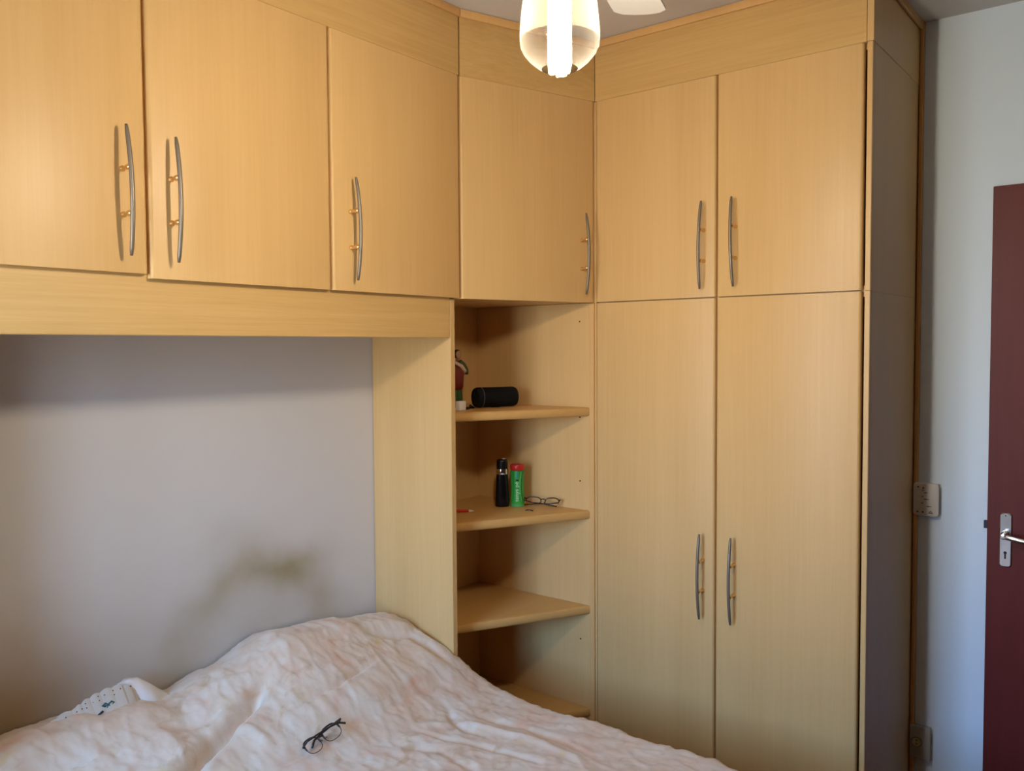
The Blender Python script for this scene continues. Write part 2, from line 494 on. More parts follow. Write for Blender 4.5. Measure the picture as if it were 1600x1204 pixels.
# --- corner cabinet (diagonal door)
A_ = Vector((X34, YF, 0)); D_ = Vector((XF, Y45, 0))
ud = (D_ - A_).normalized(); nd = Vector((ud.y, -ud.x, 0))
if nd.y > 0: nd = -nd
cc = thing('corner_cabinet', 'corner wall cabinet with slanted door above the open shelves', 'cabinet', (0.14, -0.25, 1.72))
ins = -nd * 0.020
pa, pd = A_ + ins, D_ + ins
def cpoly(e):
    return [(X34 - 0.0095 + e, -0.002 - e), (X34 - 0.0095 + e, pa.y + e * 0.3), (pd.x - e, pd.y), (XF + 0.018 - e, -0.002 - e)]
bm = bmesh.new()
prism(bm, cpoly(0), 1.7345, 1.750); prism(bm, cpoly(0), ZT - 0.016, ZT)
box(bm, X34 - 0.0095, X34 + 0.006, pa.y, -0.002, 1.750, ZT - 0.016)
box(bm, XF + 0.003, XF + 0.018, pd.y + 0.004, -0.002, 1.750, ZT - 0.016)
box(bm, X34 + 0.006, XF + 0.003, -0.012, -0.002, 1.750, ZT - 0.016)
newmesh('body', bm, M_wood, cc)
wd = (D_ - A_).length
o_ = A_ + ud * 0.0025
d, _, n = door(cc, (o_.x, o_.y, 0), ud, wd - 0.006, ZS - 0.002, ZT - 0.0005)
hb = A_ + ud * (wd - 0.058)
handle(d, (hb.x, hb.y, 0), n, 1.896)

# --- open corner shelf unit
su = thing('corner_shelf_unit', 'tall open shelf unit with slanted shelves beside the bed head', 'shelf unit', (0.14, -0.25, 0))
XP0, XP1 = -0.1395, -0.1185
newmesh('side_panel', B(XP0, XP1, YF + 0.019, -0.002, 0.0005, 1.7335, 0.0015, 1), M_wood, su)['label'] = 'wide left side panel next to the bed'
newmesh('side_panel', B(XF, XF + 0.017, Y45 + 0.024, -0.002, 0.0005, 1.7335), M_wood, su)
newmesh('front_stile', B(XF - 0.003, XF + 0.017, Y45 + 0.0045, Y45 + 0.0235, 0.0005, 1.7335, 0.002, 1), M_edge, su)
newmesh('back_panel', B(XP1, XF, -0.012, -0.002, 0.0005, 1.7335), M_wood, su)
def shelf(z, name='shelf', th=0.030):
    # polygon with a bull-nosed front along the diagonal, set back a little from the panels
    a = Vector((XP1, -0.262 + 0.008, 0)); b = Vector((XF, -0.528 + 0.008, 0))
    u = (b - a).normalized(); n_ = Vector((u.y, -u.x, 0))
    bm = bmesh.new()
    S = 8
    prof = [(0.0, 0)]
    prof = []
    for k in range(S + 1):
        an = PI / 2 - PI * k / S
        prof.append((th * 0.32 * math.cos(an), th / 2 * math.sin(an)))
    rows = []
    for (o_, zz) in prof:
        rows.append([bm.verts.new((a.x, a.y + o_ * n_.y * 1.0, z - th / 2 + zz)), bm.verts.new((b.x - 0.0, b.y + o_ * n_.y, z - th / 2 + zz))])
    for p_, q_ in zip(rows, rows[1:]): bm.faces.new((p_[0], p_[1], q_[1], q_[0]))
    t0 = bm.verts.new((XP1, -0.0125, z)); t1 = bm.verts.new((XF, -0.0125, z))
    b0 = bm.verts.new((XP1, -0.0125, z - th)); b1 = bm.verts.new((XF, -0.0125, z - th))
    bm.faces.new((rows[0][0], rows[0][1], t1, t0)); bm.faces.new((rows[-1][0], rows[-1][1], b1, b0))
    bm.faces.new((t0, t1, b1, b0))
    bm.faces.new([r[0] for r in rows] + [b0, t0]); bm.faces.new([r[1] for r in rows] + [b1, t1])
    return newmesh(name, bm, M_shelf, su, 0.6)
ZSH = [1.371, 1.009, 0.671, 0.304]
for z in ZSH: shelf(z)
# drawer below the lowest shelf
a = Vector((XP1 + 0.003, YF + 0.020, 0)); b = Vector((XF - 0.005, Y45 + 0.0265, 0)); u = (b - a).normalized()
bm = board((b - a).length, TH, 0.18, 0.004)
vy = Vector((-u.y, u.x, 0))
bmesh.ops.transform(bm, matrix=Matrix(((u.x, vy.x, 0, a.x), (u.y, vy.y, 0, a.y), (0, 0, 1, 0.085), (0, 0, 0, 1))), verts=bm.verts)
dr = newmesh('drawer', bm, M_wood, su, 0.6)
for z in (1.671, 1.335, 1.110, 0.982, 0.545, 0.645):
    bm = bmesh.new(); lathe(bm, [(0, 0), (0.0028, 0), (0.0028, 0.0012), (0, 0.0012)], (XF, -0.486, z), 10, M=Matrix.Rotation(-PI / 2, 4, 'Y'))
    newmesh('shelf_pin_hole', bm, M_dark, su)

# --- wardrobe: lower body with two tall doors, upper body with two short ones
def carcass(t, z0, z1, ym=None):
    bm = bmesh.new()
    xf = XF + 0.0195
    box(bm, xf, XW - 0.002, YE + 0.0005, YE + 0.018, z0, z1)                       # end panel towards the room
    box(bm, XF, xf, YE + 0.0005, YE + 0.0155, z0, z1, 0.0015, 1)
    box(bm, xf, XW - 0.002, Y45 - 0.014, Y45 + 0.002, z0, z1)
    box(bm, XF + 0.0045, xf, Y45 - 0.0025, Y45 + (0.004 if z0 < 1 else 0.018), z0, z1)
    box(bm, xf, XW - 0.002, YE + 0.018, Y45 - 0.014, z0, z0 + 0.016)
    box(bm, xf, XW - 0.002, YE + 0.018, Y45 - 0.014, z1 - 0.016, z1)
    box(bm, XW - 0.012, XW - 0.002, YE + 0.018, Y45 - 0.014, z0 + 0.016, z1 - 0.016)
    box(bm, xf, XW - 0.012, Y56 - 0.008, Y56 + 0.008, z0 + 0.016, z1 - 0.016)
    return newmesh('body', bm, M_wood, t)
wl = thing('wardrobe', 'tall lower wardrobe with two long doors standing on the floor', 'wardrobe', (0.66, -1.0, 0))
carcass(wl, 0.075, 1.733)
newmesh('plinth', B(XF + 0.05, XW - 0.01, YE + 0.02, Y45 - 0.02, 0.0005, 0.075), M_woody, wl)
wu = thing('wardrobe_top_cabinet', 'upper wardrobe cabinet with two short doors, resting on the tall wardrobe', 'cabinet', (0.66, -1.0, 1.7335))
carcass(wu, 1.7335, ZT)
for t, z0, z1, zc in ((wl, 0.085, ZS - 0.0045, 0.850), (wu, ZS - 0.0005, ZT - 0.0005, 1.896)):
    d, _, n = door(t, (XF, Y45 - 0.003, 0), (0, -1, 0), (Y45 - Y56) - 0.0075, z0, z1)
    handle(d, (XF, -0.955, 0), n, zc + 0.001, tilt=0.002 if zc > 1 else 0.0)
    d, _, n = door(t, (XF, Y56 - 0.001, 0), (0, -1, 0), (Y56 - Y6) - 0.005, z0, z1)
    handle(d, (XF, -1.060, 0), n, zc + 0.003, tilt=-0.003 if zc > 1 else 0.0)

# --- fascia boards up to the ceiling with a small batten along the top
def fascia(name_label, p, q, z0, mm, ext0=0, ext1=0, strip=(0, 0)):
    p, q = Vector(p), Vector(q)
    u = (q - p).normalized(); vy = Vector((-u.y, u.x, 0))
    t = thing('fascia_board', name_label, 'board', ((p.x + q.x) / 2, (p.y + q.y) / 2, z0), 'fascia boards between cabinets and ceiling')
    M = Matrix(((u.x, vy.x, 0, p.x), (u.y, vy.y, 0, p.y), (0, 0, 1, 0), (0, 0, 0, 1)))
    bm = bmesh.new(); box(bm, ext0, (q - p).length + ext1, 0, TH, z0, ZC - 0.001, M=M)
    newmesh('panel', bm, mm, t)
    bm = bmesh.new(); box(bm, strip[0], (q - p).length + strip[1], -0.009, -0.0003, ZC - 0.026, ZC - 0.001, 0.003, 2, M=M)
    newmesh('batten', bm, M_edge, t, 0.6)
fascia('long fascia board between the wall cabinets above the bed and the ceiling', (-1.625, YF + 0.0005, 0), (X34, YF + 0.0005, 0), ZT + 0.0005, M_woodx, 0, -0.003, (0, -0.001))
fascia('short slanted fascia board over the corner cabinet door', (X34, YF + 0.0005, 0), (XF, Y45, 0), ZT + 0.0005, M_woodx, 0.003, -0.0015, (0.002, -0.003))
fascia('fascia board over the two wardrobe doors, level with the ceiling', (XF, Y45, 0), (XF, Y6, 0), ZT + 0.0005, M_woody, 0.001, 0.002, (0.001, 0.0))
# end panel piece above the wardrobe side, and battens where it meets wall and ceiling
t = thing('side_fascia', 'dark shaded wooden panel closing the wardrobe end up to the ceiling', 'panel', (0.66, YE + 0.01, ZT + 0.0005))
newmesh('panel', B(XF - 0.001, XW - 0.002, YE - 0.0015, YE + 0.0165, ZT + 0.0005, ZC - 0.001, 0.001, 1), M_wood, t)
newmesh('batten', B(XF + 0.002, XW - 0.025, YE - 0.0125, YE - 0.002, ZC - 0.028, ZC - 0.001, 0.003, 1), M_trimw, t, 0.6)
struct('trim_1', B(XW - 0.0245, XW - 0.0005, YE - 0.014, YE - 0.002, 0.0005, ZC - 0.001, 0.003, 1), M_trimw, 0.6)

# ------------------------------------------------------------------ bed
bed = thing('bed', 'double bed pushed with its head against the pale wall under the cabinets', 'bed', (-0.86, -0.98, 0))
M_matt = mat('mattress_ticking', (0.7, 0.68, 0.62), 0.9)
newmesh('mattress', B(-1.575, -0.158, -1.93, -0.03, 0.30, 0.505, 0.03, 3), M_matt, bed, 0.6)
newmesh('base', B(-1.575, -0.165, -1.92, -0.035, 0.12, 0.2995, 0.01, 2), M_blackm, bed)
for sx in (-1.52, -0.22):
    for sy in (-1.85, -0.1):
        bm = bmesh.new(); lathe(bm, [(0, 0.0005), (0.022, 0.0005), (0.030, 0.1195), (0, 0.1195)], (sx, sy, 0), 16)
        newmesh('leg', bm, M_mahog, bed, 0.6)

RX = [-1.7, -1.5, -1.35, -1.215, -1.06, -.946, -.8, -.63, -.47, -.21, -.14]
RZ = [.60, .67, .712, .717, .712, .684, .715, .772, .757, .72, .695]
PY = [-.70, -.58, -.5, -.45, -.39, -.336, -.224, -.166, -.1, -.03, 0]
PP = [0, .02, .07, .2, .42, .57, .8, .97, 1, .9, .85]
CREASES = [   # points, depth (negative = ridge), half-width
    ([(-0.75, -0.334), (-0.593, -0.342), (-0.408, -0.304)], 0.014, 0.006),
    ([(-0.835, -0.396), (-0.632, -0.423), (-0.501, -0.43), (-0.438, -0.415), (-0.364, -0.417), (-0.27, -0.418), (-0.217, -0.408)], 0.014, 0.020),
    ([(-1.13, -0.44), (-1.067, -0.369), (-0.934, -0.302), (-0.861, -0.274), (-0.785, -0.246), (-0.74, -0.22)], 0.050, 0.017),
    ([(-0.98, -0.52), (-0.897, -0.431), (-0.829, -0.439), (-0.773, -0.437)], 0.010, 0.007),
    ([(-0.358, -0.194), (-0.297, -0.213), (-0.216, -0.243), (-0.201, -0.312), (-0.186, -0.38)], 0.016, 0.014),
    ([(-0.33, -0.165), (-0.25, -0.18), (-0.17, -0.22), (-0.165, -0.30), (-0.155, -0.38)], -0.012, 0.018),
    ([(-1.067, -0.218), (-0.906, -0.231), (-0.871, -0.22)], 0.012, 0.012),
    ([(-0.48, -0.508), (-0.40, -0.714), (-0.38, -0.909)], 0.008, 0.010),
    ([(-0.313, -0.496), (-0.362, -0.565), (-0.359, -0.68)], 0.010, 0.010),
    ([(-0.56, -0.52), (-0.50, -0.64), (-0.52, -0.80)], 0.008, 0.014),
    ([(-0.28, -0.56), (-0.25, -0.74), (-0.27, -0.95)], 0.008, 0.012),
    ([(-0.45, -0.50), (-0.33, -0.60), (-0.30, -0.78), (-0.31, -0.98)], -0.009, 0.014),
    ([(-0.90, -0.28), (-0.86, -0.33), (-0.84, -0.40)], -0.012, 0.016),
]
def segdist(p, a, b):
    ab = (b[0] - a[0], b[1] - a[1]); ap = (p[0] - a[0], p[1] - a[1])
    L2 = ab[0] ** 2 + ab[1] ** 2
    t = max(0, min(1, (ap[0] * ab[0] + ap[1] * ab[1]) / L2))
    return math.hypot(ap[0] - ab[0] * t, ap[1] - ab[1] * t), t

def top_h(x, y, fine=True):
    r = sinterp(x, RX, RZ); p = interp(y, PY, PP)
    h = 0.525 + (r - 0.525) * p
    if not fine: return h
    for pts, dep, wd_ in CREASES:
        best = 9; bi = 0
        n = len(pts) - 1
        for i in range(n):
            dd, t = segdist((x, y), pts[i], pts[i + 1])
            if dd < best: best, bi = dd, (i + t) / n
        if best < wd_ * 3:
            fade = min(1, 4 * bi + 0.15, 4 * (1 - bi) + 0.15)
            h -= dep * fade * math.exp(-(best / wd_) ** 2)
    # soft folds, long in the direction the cloth is pulled
    v = Vector((x * 9 + y * 3, y * 4.2, 1.7))
    h += 0.0075 * noise.noise(v) + 0.0035 * noise.noise(Vector((x * 26 + y * 9, y * 11, 5.1)))
    # short crinkles that radiate out of the seams
    rid = 1 - abs(noise.noise(Vector((x * 17 - y * 6, y * 9 + x * 3, 9.3)))) * 2
    h += 0.0024 * max(0, rid) ** 4
    h += 0.0022 * noise.noise(Vector((x * 48, y * 38, 2.2))) + 0.0012 * noise.noise(Vector((x * 95, y * 70, 4.2)))
    return h

def xe(y):          # right edge of the top of the spread
    t = max(0, min(1, (-0.375 - y) / 0.12)); t = t * t * (3 - 2 * t)
    return -0.150 + t * 0.030

bm = bmesh.new()
XS = [-1.60 + 0.0075 * i for i in range(0, 198)]
NY = 340
yv = [-0.012 - 1.93 * (j / NY) ** 1.15 for j in range(NY + 1)]
grid = []
XLE = -1.560
for y in yv:
    row = []
    e = xe(y)
    # left overhang
    rl = 0.045
    for zz in (0.20, 0.30, 0.38, 0.44):
        row.append((XLE - rl - 0.004 * noise.noise(Vector((zz * 5, y * 9, 0))), y, zz))
    for k in range(1, 6):
        a = PI / 2 * k / 6
        row.append((XLE - rl * math.cos(a), y, top_h(XLE, y) - rl + rl * math.sin(a)))
    nx = 290
    for i in range(nx + 1):
        x = XLE + (e - XLE) * i / nx
        row.append((x, y, top_h(x, y)))
    rr2 = 0.04 if y < -0.37 else 0.008
    rip = 0.0
    if y < -0.40:
        rip = 0.010 * (noise.noise(Vector((y * 24, 3.1, 0))) + 0.5 * noise.noise(Vector((y * 55, 7.1, 0))))
    he = top_h(e, y)
    for k in range(1, 7):
        a = PI / 2 * k / 6
        row.append((e + rr2 * math.sin(a) + rip * (k / 6), y, he - rr2 + rr2 * math.cos(a) + rip * 0.7 * math.sin(a * 2)))
    for zz in (0.9, 0.7, 0.5, 0.3, 0.0):
        zb = 0.18; z = zb + (he - rr2 - zb) * zz
        flare = 0.012 * noise.noise(Vector((y * 14, zz * 2, 3))) if y < -0.45 else 0
        row.append((e + rr2 + rip + flare * (1 - zz), y, z))
    grid.append(row)
# foot overhang
last = grid[-1]
for k in range(1, 7):
    a = PI / 2 * k / 6
    grid.append([(x, yv[-1] - 0.05 * math.sin(a), max(0.18, z - 0.05 + 0.05 * math.cos(a)) if z > 0.3 else z) for x, y, z in last])
for s in (0.75, 0.5, 0.25, 0.0):
    grid.append([(x, yv[-1] - 0.05 - 0.01 * noise.noise(Vector((x * 8, s * 3, 1))), min(z, 0.18 + (z - 0.05 - 0.18) * s) if z > 0.3 else z) for x, y, z in last])
vg = [[bm.verts.new(p) for p in row] for row in grid]
for j in range(len(vg) - 1):
    for i in range(len(vg[0]) - 1):
        bm.faces.new((vg[j][i], vg[j][i + 1], vg[j + 1][i + 1], vg[j + 1][i]))

def spreadmat():
    m = mat('velour_bedspread', (0.7, 0.62, 0.56), 0.95, spec=0.15)
    N, L, P = nodes(m)
    P.inputs['Sheen Weight'].default_value = 0.25
    P.inputs['Sheen Roughness'].default_value = 0.5
    tc = N.new('ShaderNodeTexCoord')
    def nz(scale, det, dist, off):
        mp = N.new('ShaderNodeMapping'); mp.inputs['Location'].default_value = (off, off * 2, 0)
        L.new(tc.outputs['Object'], mp.inputs[0])
        n = N.new('ShaderNodeTexNoise'); n.inputs['Scale'].default_value = scale; n.inputs['Detail'].default_value = det; n.inputs['Distortion'].default_value = dist
        L.new(mp.outputs[0], n.inputs['Vector']); return n.outputs[0]
    def ramp(src, p0, p1):
        r = N.new('ShaderNodeMapRange'); r.inputs[1].default_value = p0; r.inputs[2].default_value = p1
        L.new(src, r.inputs[0]); return r.outputs[0]
    def mix(fac, a, b, k=1.0):
        if k != 1.0:
            q = N.new('ShaderNodeMath'); q.operation = 'MULTIPLY'; q.inputs[1].default_value = k; L.new(fac, q.inputs[0]); fac = q.outputs[0]
        x = N.new('ShaderNodeMix'); x.data_type = 'RGBA'; L.new(fac, x.inputs[0])
        if isinstance(a, tuple): x.inputs[6].default_value = (*a, 1)
        else: L.new(a, x.inputs[6])
        x.inputs[7].default_value = (*b, 1); return x.outputs[2]
    c = mix(ramp(nz(9, 3, 0.8, 0.3), 0.45, 0.62), (0.66, 0.52, 0.39), (0.69, 0.60, 0.49))
    c = mix(ramp(nz(7, 4, 1.2, 3.1), 0.56, 0.72), c, (0.66, 0.41, 0.28), 0.8)      # pink petals
    c = mix(ramp(nz(11, 4, 1.5, 7.7), 0.58, 0.74), c, (0.52, 0.36, 0.20), 0.75)      # beige leaves
    c = mix(ramp(nz(6, 2, 0.5, 12.4), 0.68, 0.74), c, (0.64, 0.48, 0.18), 0.75)      # small yellow flowers
    L.new(c, P.inputs['Base Color'])
    n = N.new('ShaderNodeTexNoise'); n.inputs['Scale'].default_value = 120; n.inputs['Detail'].default_value = 3
    L.new(tc.outputs['Object'], n.inputs['Vector'])
    bp = N.new('ShaderNodeBump'); bp.inputs['Strength'].default_value = 0.25; bp.inputs['Distance'].default_value = 0.002
    L.new(n.outputs[0], bp.inputs['Height']); L.new(bp.outputs[0], P.inputs['Normal'])
    return m
bs = settle(newmesh('bedspread', bm, spreadmat(), None, True))
tag(bs, 'pale pinkish cream floral velour bedspread covering the bed and pillows', 'bedspread')

# pillow peeping out above the spread at the left
def pillow(cx, cy, cz, lx, ly, lz, nm, lab, rx=0.0):
    bm = bmesh.new()
    n1, n2 = 30, 18
    tops, bots = [], []
    for j in range(n2 + 1):
        rt, rb = [], []
        for i in range(n1 + 1):
            u, v = -1 + 2 * i / n1, -1 + 2 * j / n2
            t = max(0, (1 - u ** 4)) ** 0.5 * max(0, (1 - v ** 4)) ** 0.5
            sx = 1 - 0.06 * (v * v); sy = 1 - 0.08 * (u * u)
            wv = 0.006 * noise.noise(Vector((u * 3, v * 3, cx)))
            rt.append((u * lx / 2 * sx, v * ly / 2 * sy, lz / 2 * t + wv)); rb.append((u * lx / 2 * sx, v * ly / 2 * sy, -lz / 2 * t + wv))
        tops.append(rt); bots.append(rb)
    for g in (tops, bots):
        vv = [[bm.verts.new(p) for p in r] for r in g]
        for j in range(n2):
            for i in range(n1): bm.faces.new((vv[j][i], vv[j][i + 1], vv[j + 1][i + 1], vv[j + 1][i]))
    bmesh.ops.remove_doubles(bm, verts=bm.verts, dist=0.0005)
    M = Matrix.Translation((cx, cy, cz)) @ Matrix.Rotation(rx, 4, 'X')
    bmesh.ops.transform(bm, matrix=M, verts=bm.verts)
    return bm
M_pcase = mat('white_cotton', (0.78, 0.77, 0.78), 0.85, spec=0.2)
pt = thing('pillow', 'white pillow with lace edge and embroidery showing above the bedspread at left', 'pillow', (-1.16, -0.13, 0.53))
newmesh('pillowcase', pillow(-1.14, -0.125, 0.585, 0.60, 0.20, 0.12, '', ''), M_pcase, pt, True)
# gathered pillowcase hem standing up over the spread
bm = bmesh.new()
hem = [(-1.16, 0.700), (-1.13, 0.712), (-1.10, 0.725), (-1.06, 0.746), (-1.035, 0.752), (-1.01, 0.747), (-0.985, 0.728), (-0.955, 0.700), (-0.93, 0.680)]
rows = []
for i in range(33):
    s = i / 32 * (len(hem) - 1); k = min(int(s), len(hem) - 2); f = s - k
    x = hem[k][0] + (hem[k + 1][0] - hem[k][0]) * f; z = hem[k][1] + (hem[k + 1][1] - hem[k][1]) * f
    rows.append([Vector((x, -0.060 + 0.004 * math.sin(i * 0.9), z)), Vector((x, -0.075 + 0.006 * math.sin(i * 0.7), z - 0.004)), Vector((x, -0.100 + 0.006 * math.sin(i * 0.5), z - 0.030)), Vector((x, -0.115, z - 0.085)), Vector((x, -0.05, z - 0.085)), Vector((x, -0.052, z - 0.02))])
vv = [[bm.verts.new(p) for p in r] for r in rows]
for a_, b_ in zip(vv, vv[1:]):
    for k in range(6): bm.faces.new((a_[k], a_[(k + 1) % 6], b_[(k + 1) % 6], b_[k]))
bm.faces.new(vv[0]); bm.faces.new(vv[-1])
newmesh('hem', bm, M_pcase, pt, True)
# scalloped eyelet lace along the left part
bm = bmesh.new(); hm = bmesh.new()
lace = [(-1.25, 0.702), (-1.215, 0.722), (-1.175, 0.728), (-1.155, 0.738), (-1.13, 0.745), (-1.10, 0.750), (-1.065, 0.750), (-1.04, 0.738), (-1.015, 0.708)]
top, bot = [], []
NL = 72
for i in range(NL + 1):
    s = i / NL * (len(lace) - 1); k = min(int(s), len(lace) - 2); f = s - k
    x = lace[k][0] + (lace[k + 1][0] - lace[k][0]) * f; z = lace[k][1] + (lace[k + 1][1] - lace[k][1]) * f
    sc = 0.0045 * abs(math.sin(i / NL * PI * 9))
    top.append(Vector((x, -0.090, z + sc))); bot.append(Vector((x, -0.125, z - 0.045)))
for off in (0.0, 0.0018):
    a_ = [bm.verts.new(p + Vector((0, off, 0))) for p in top]; b_ = [bm.verts.new(p + Vector((0, off, 0))) for p in bot]
    for i in range(NL): bm.faces.new((a_[i], a_[i + 1], b_[i + 1], b_[i]))
n_lace = len(bm.faces)
for i in range(2, NL - 18, 5):
    for f_ in ((0.14, 0.32) if i % 2 else (0.20,)):
        p = top[i].lerp(bot[i], f_) + Vector((0.002 * (i % 3), -0.0006, 0))
        n_ = (bot[i] - top[i]).cross(Vector((1, 0, 0))).normalized()
        lathe(bm, [(0, 0), (0.0016, 0), (0.0016, 0.0008), (0, 0.0008)], p - Vector((0, 0.0005, 0)), 8, M=Matrix.Rotation(PI / 2 - 0.6, 4, 'X'))
bm.faces.ensure_lookup_table()
for f in bm.faces[n_lace:]: f.material_index = 1     # the dark eyelets of the lace
newmesh('lace_edge', bm, [mat('cream_lace', (0.58, 0.53, 0.46), 0.9, spec=0.1), mat('eyelet_shadow', (0.10, 0.07, 0.04), 0.9)], pt)
bm = bmesh.new()
def cpt(x, z, y=-0.127): return (x, y, z)
tube(bm, [(-1.085, -0.098, 0.728), (-1.062, -0.094, 0.737), (-1.040, -0.090, 0.7395)], 0.0022, 6)
M_navy = mat('navy_thread', (0.03, 0.04, 0.09), 0.8)
newmesh('embroidery', bm, M_navy, pt, True)
bm = bmesh.new(); tube(bm, [(-1.150, -0.124, 0.702), (-1.138, -0.122, 0.707), (-1.125, -0.120, 0.713)], 0.0028, 6)
newmesh('embroidery', bm, M_navy, pt, True)
bm = bmesh.new()
for s in (-1, 1):
    c = Vector((-1.108, -0.112, 0.722))
    tube(bm, [c, c + Vector((s * 0.008, 0, 0.005)), c + Vector((s * 0.014, 0, 0.001)), c + Vector((s * 0.008, 0, -0.003))], 0.0024, 6, closed=True)
    tube(bm, [c, c + Vector((s * 0.006, -0.003, -0.010))], 0.002, 6)
newmesh('ribbon_bow', bm, mat('teal_ribbon', (0.02, 0.12, 0.13), 0.5), pt, True)

# ------------------------------------------------------------------ spectacles
M_frame = mat('black_acetate', (0.012, 0.010, 0.012), 0.25)
M_brown = mat('dark_brown_acetate', (0.035, 0.010, 0.006), 0.25)
M_pad = mat('nose_pad_metal', (0.15, 0.12, 0.09), 0.3, 0.8)
def spectacles(label, M, fm, lens_h=0.034, low=0.0008, thick=0.0019, drop=0.0, scale=1.0, gap=0.0):
    """own frame: width along x, lens height along z, temples towards +y"""
    t = thing('eyeglasses', label, 'eyeglasses', M.translation)
    R = M.to_3x3().to_4x4()
    t.rotation_euler = R.to_euler(); t.scale = (scale, scale, scale)
    def put(nm, bm, m, par=t):
        me_off = None
        bmesh.ops.recalc_face_normals(bm, faces=bm.faces)
        me = bpy.data.meshes.new(nm); bm.to_mesh(me); bm.free(); me.materials.append(m)
        me.polygons.foreach_set('use_smooth', [True] * len(me.polygons))
        o = bpy.data.objects.new(nm, me); COL.objects.link(o); o.parent = par; return o
    bm = bmesh.new()
    lenses = []
    for s in (-1, 1):
        top = []
        full = []
        for k in range(28):
            a = 2 * PI * k / 28
            ca, sa = math.cos(a), math.sin(a)
            x = 0.0265 * (abs(ca) ** 0.75) * (1 if ca > 0 else -1); z = lens_h / 2 * (abs(sa) ** 0.8) * (1 if sa > 0 else -1)
            y = 0.008 * ((x * s + 0.034) / 0.066) ** 2
            full.append(Vector((s * 0.034 + x, y, z)))
        rad = [thick if p.z > -0.002 else low for p in full]
        tube(bm, full, rad, 7, closed=True)
        lenses.append(full)
    tube(bm, [(-0.0085, 0.001, 0.006), (-0.004, -0.001, 0.0095), (0.004, -0.001, 0.0095), (0.0085, 0.001, 0.006)], thick, 8)
    for s in (-1, 1):
        tube(bm, [(s * 0.0595, 0.0065, 0.007), (s * 0.065, 0.009, 0.0075), (s * 0.0665, 0.013, 0.0075)], 0.0024, 8)
    put('rims', bm, fm)
    for s, full in zip((-1, 1), lenses):
        lb = bmesh.new(); lb.faces.new([lb.verts.new(p) for p in full])
        put('lens', lb, M_glass)
    for s in (-1, 1):
        tb = bmesh.new()
        yb = (0.017 if s < 0 else 0.023) + gap
        pts = [(s * 0.0665, 0.013, 0.0075), (s * 0.062, yb, 0.0075 - drop * 0.7), (s * 0.03, yb + 0.002, 0.006 - drop), (-s * 0.01, yb + 0.003, 0.004 - drop), (-s * 0.042, yb + 0.002, 0.000 - drop), (-s * 0.060, yb, -0.012 - drop * 0.4)]
        tube(tb, pts, [thick * q_ for q_ in (1.05, 1.15, 1.05, 1.05, 1.25, 1.35)] , 8, flat=0.7)
        put('temple', tb, fm)
        nb = bmesh.new()
        tube(nb, [(s * 0.0085, 0.002, 0.001), (s * 0.007, 0.006, -0.002), (s * 0.0085, 0.008, -0.006)], [0.0008, 0.0009, 0.0022], 7)
        put('nose_pad', nb, M_pad)
    return t

def frame_matrix(loc, xdir, zdir):
    x = Vector(xdir).normalized(); z = Vector(zdir); z = (z - x * z.dot(x)).normalized(); y = z.cross(x)
    return Matrix(((x.x, y.x, z.x, loc[0]), (x.y, y.y, z.y, loc[1]), (x.z, y.z, z.z, loc[2]), (0, 0, 0, 1)))
spectacles('black-framed eyeglasses lying folded on the bedspread', frame_matrix((-0.729, -0.446, top_h(-0.729, -0.446, False) + 0.019), (-1.0, -0.10, -0.13), (0.02, 0.80, 0.58)), M_frame, lens_h=0.042, low=0.0010, thick=0.0025, scale=0.96, gap=0.012)
spectacles('dark brown eyeglasses lying folded on the shelf beside the green bottle', frame_matrix((0.352, -0.352, ZSH[1] + 0.0178), (-0.28, 0.96, 0.0), (0.36, 0.10, 0.88)), M_brown, lens_h=0.030, low=0.0005, drop=0.016, scale=1.03)

# ------------------------------------------------------------------ things on the shelves
# matt black cylindrical speaker lying down
Z1 = ZSH[0]
c0, c1 = Vector((0.150, -0.205, Z1 + 0.0365)), Vector((0.300, -0.270, Z1 + 0.0365))
ax = (c1 - c0).normalized(); Ls = (c1 - c0).length
q = ax.to_track_quat('Z', 'Y').to_matrix().to_4x4()
t = thing('portable_speaker', 'black cylindrical portable speaker lying on the top shelf', 'speaker', (0.225, -0.238, Z1))
bm = bmesh.new(); R_ = 0.0352
lathe(bm, [(0, 0.0), (R_ - 0.010, 0.0), (R_ - 0.003, 0.003), (R_, 0.010), (R_, Ls - 0.012), (R_ - 0.003, Ls - 0.004), (R_ - 0.010, Ls), (0, Ls)], c0, 36, M=q)
newmesh('body', bm, M_blackm, t, 0.7)
bm = bmesh.new(); lathe(bm, [(R_ + 0.0002, 0.022), (R_ + 0.0008, 0.022), (R_ + 0.0008, 0.0245), (R_ + 0.0002, 0.0245)], c0, 36, closed=True, M=q)
newmesh('trim_ring', bm, mat('gloss_grey_plastic', (0.09, 0.10, 0.12), 0.3), t, True)
bm = bmesh.new(); box(bm, -0.015, 0.015, -0.008, 0.008, 0.000, 0.0012, M=Matrix.Translation((0.225, -0.2375, Z1 + 0.0002)) @ Matrix.Rotation(math.atan2(ax.y, ax.x), 4, 'Z'))
newmesh('foot', bm, M_black, t)
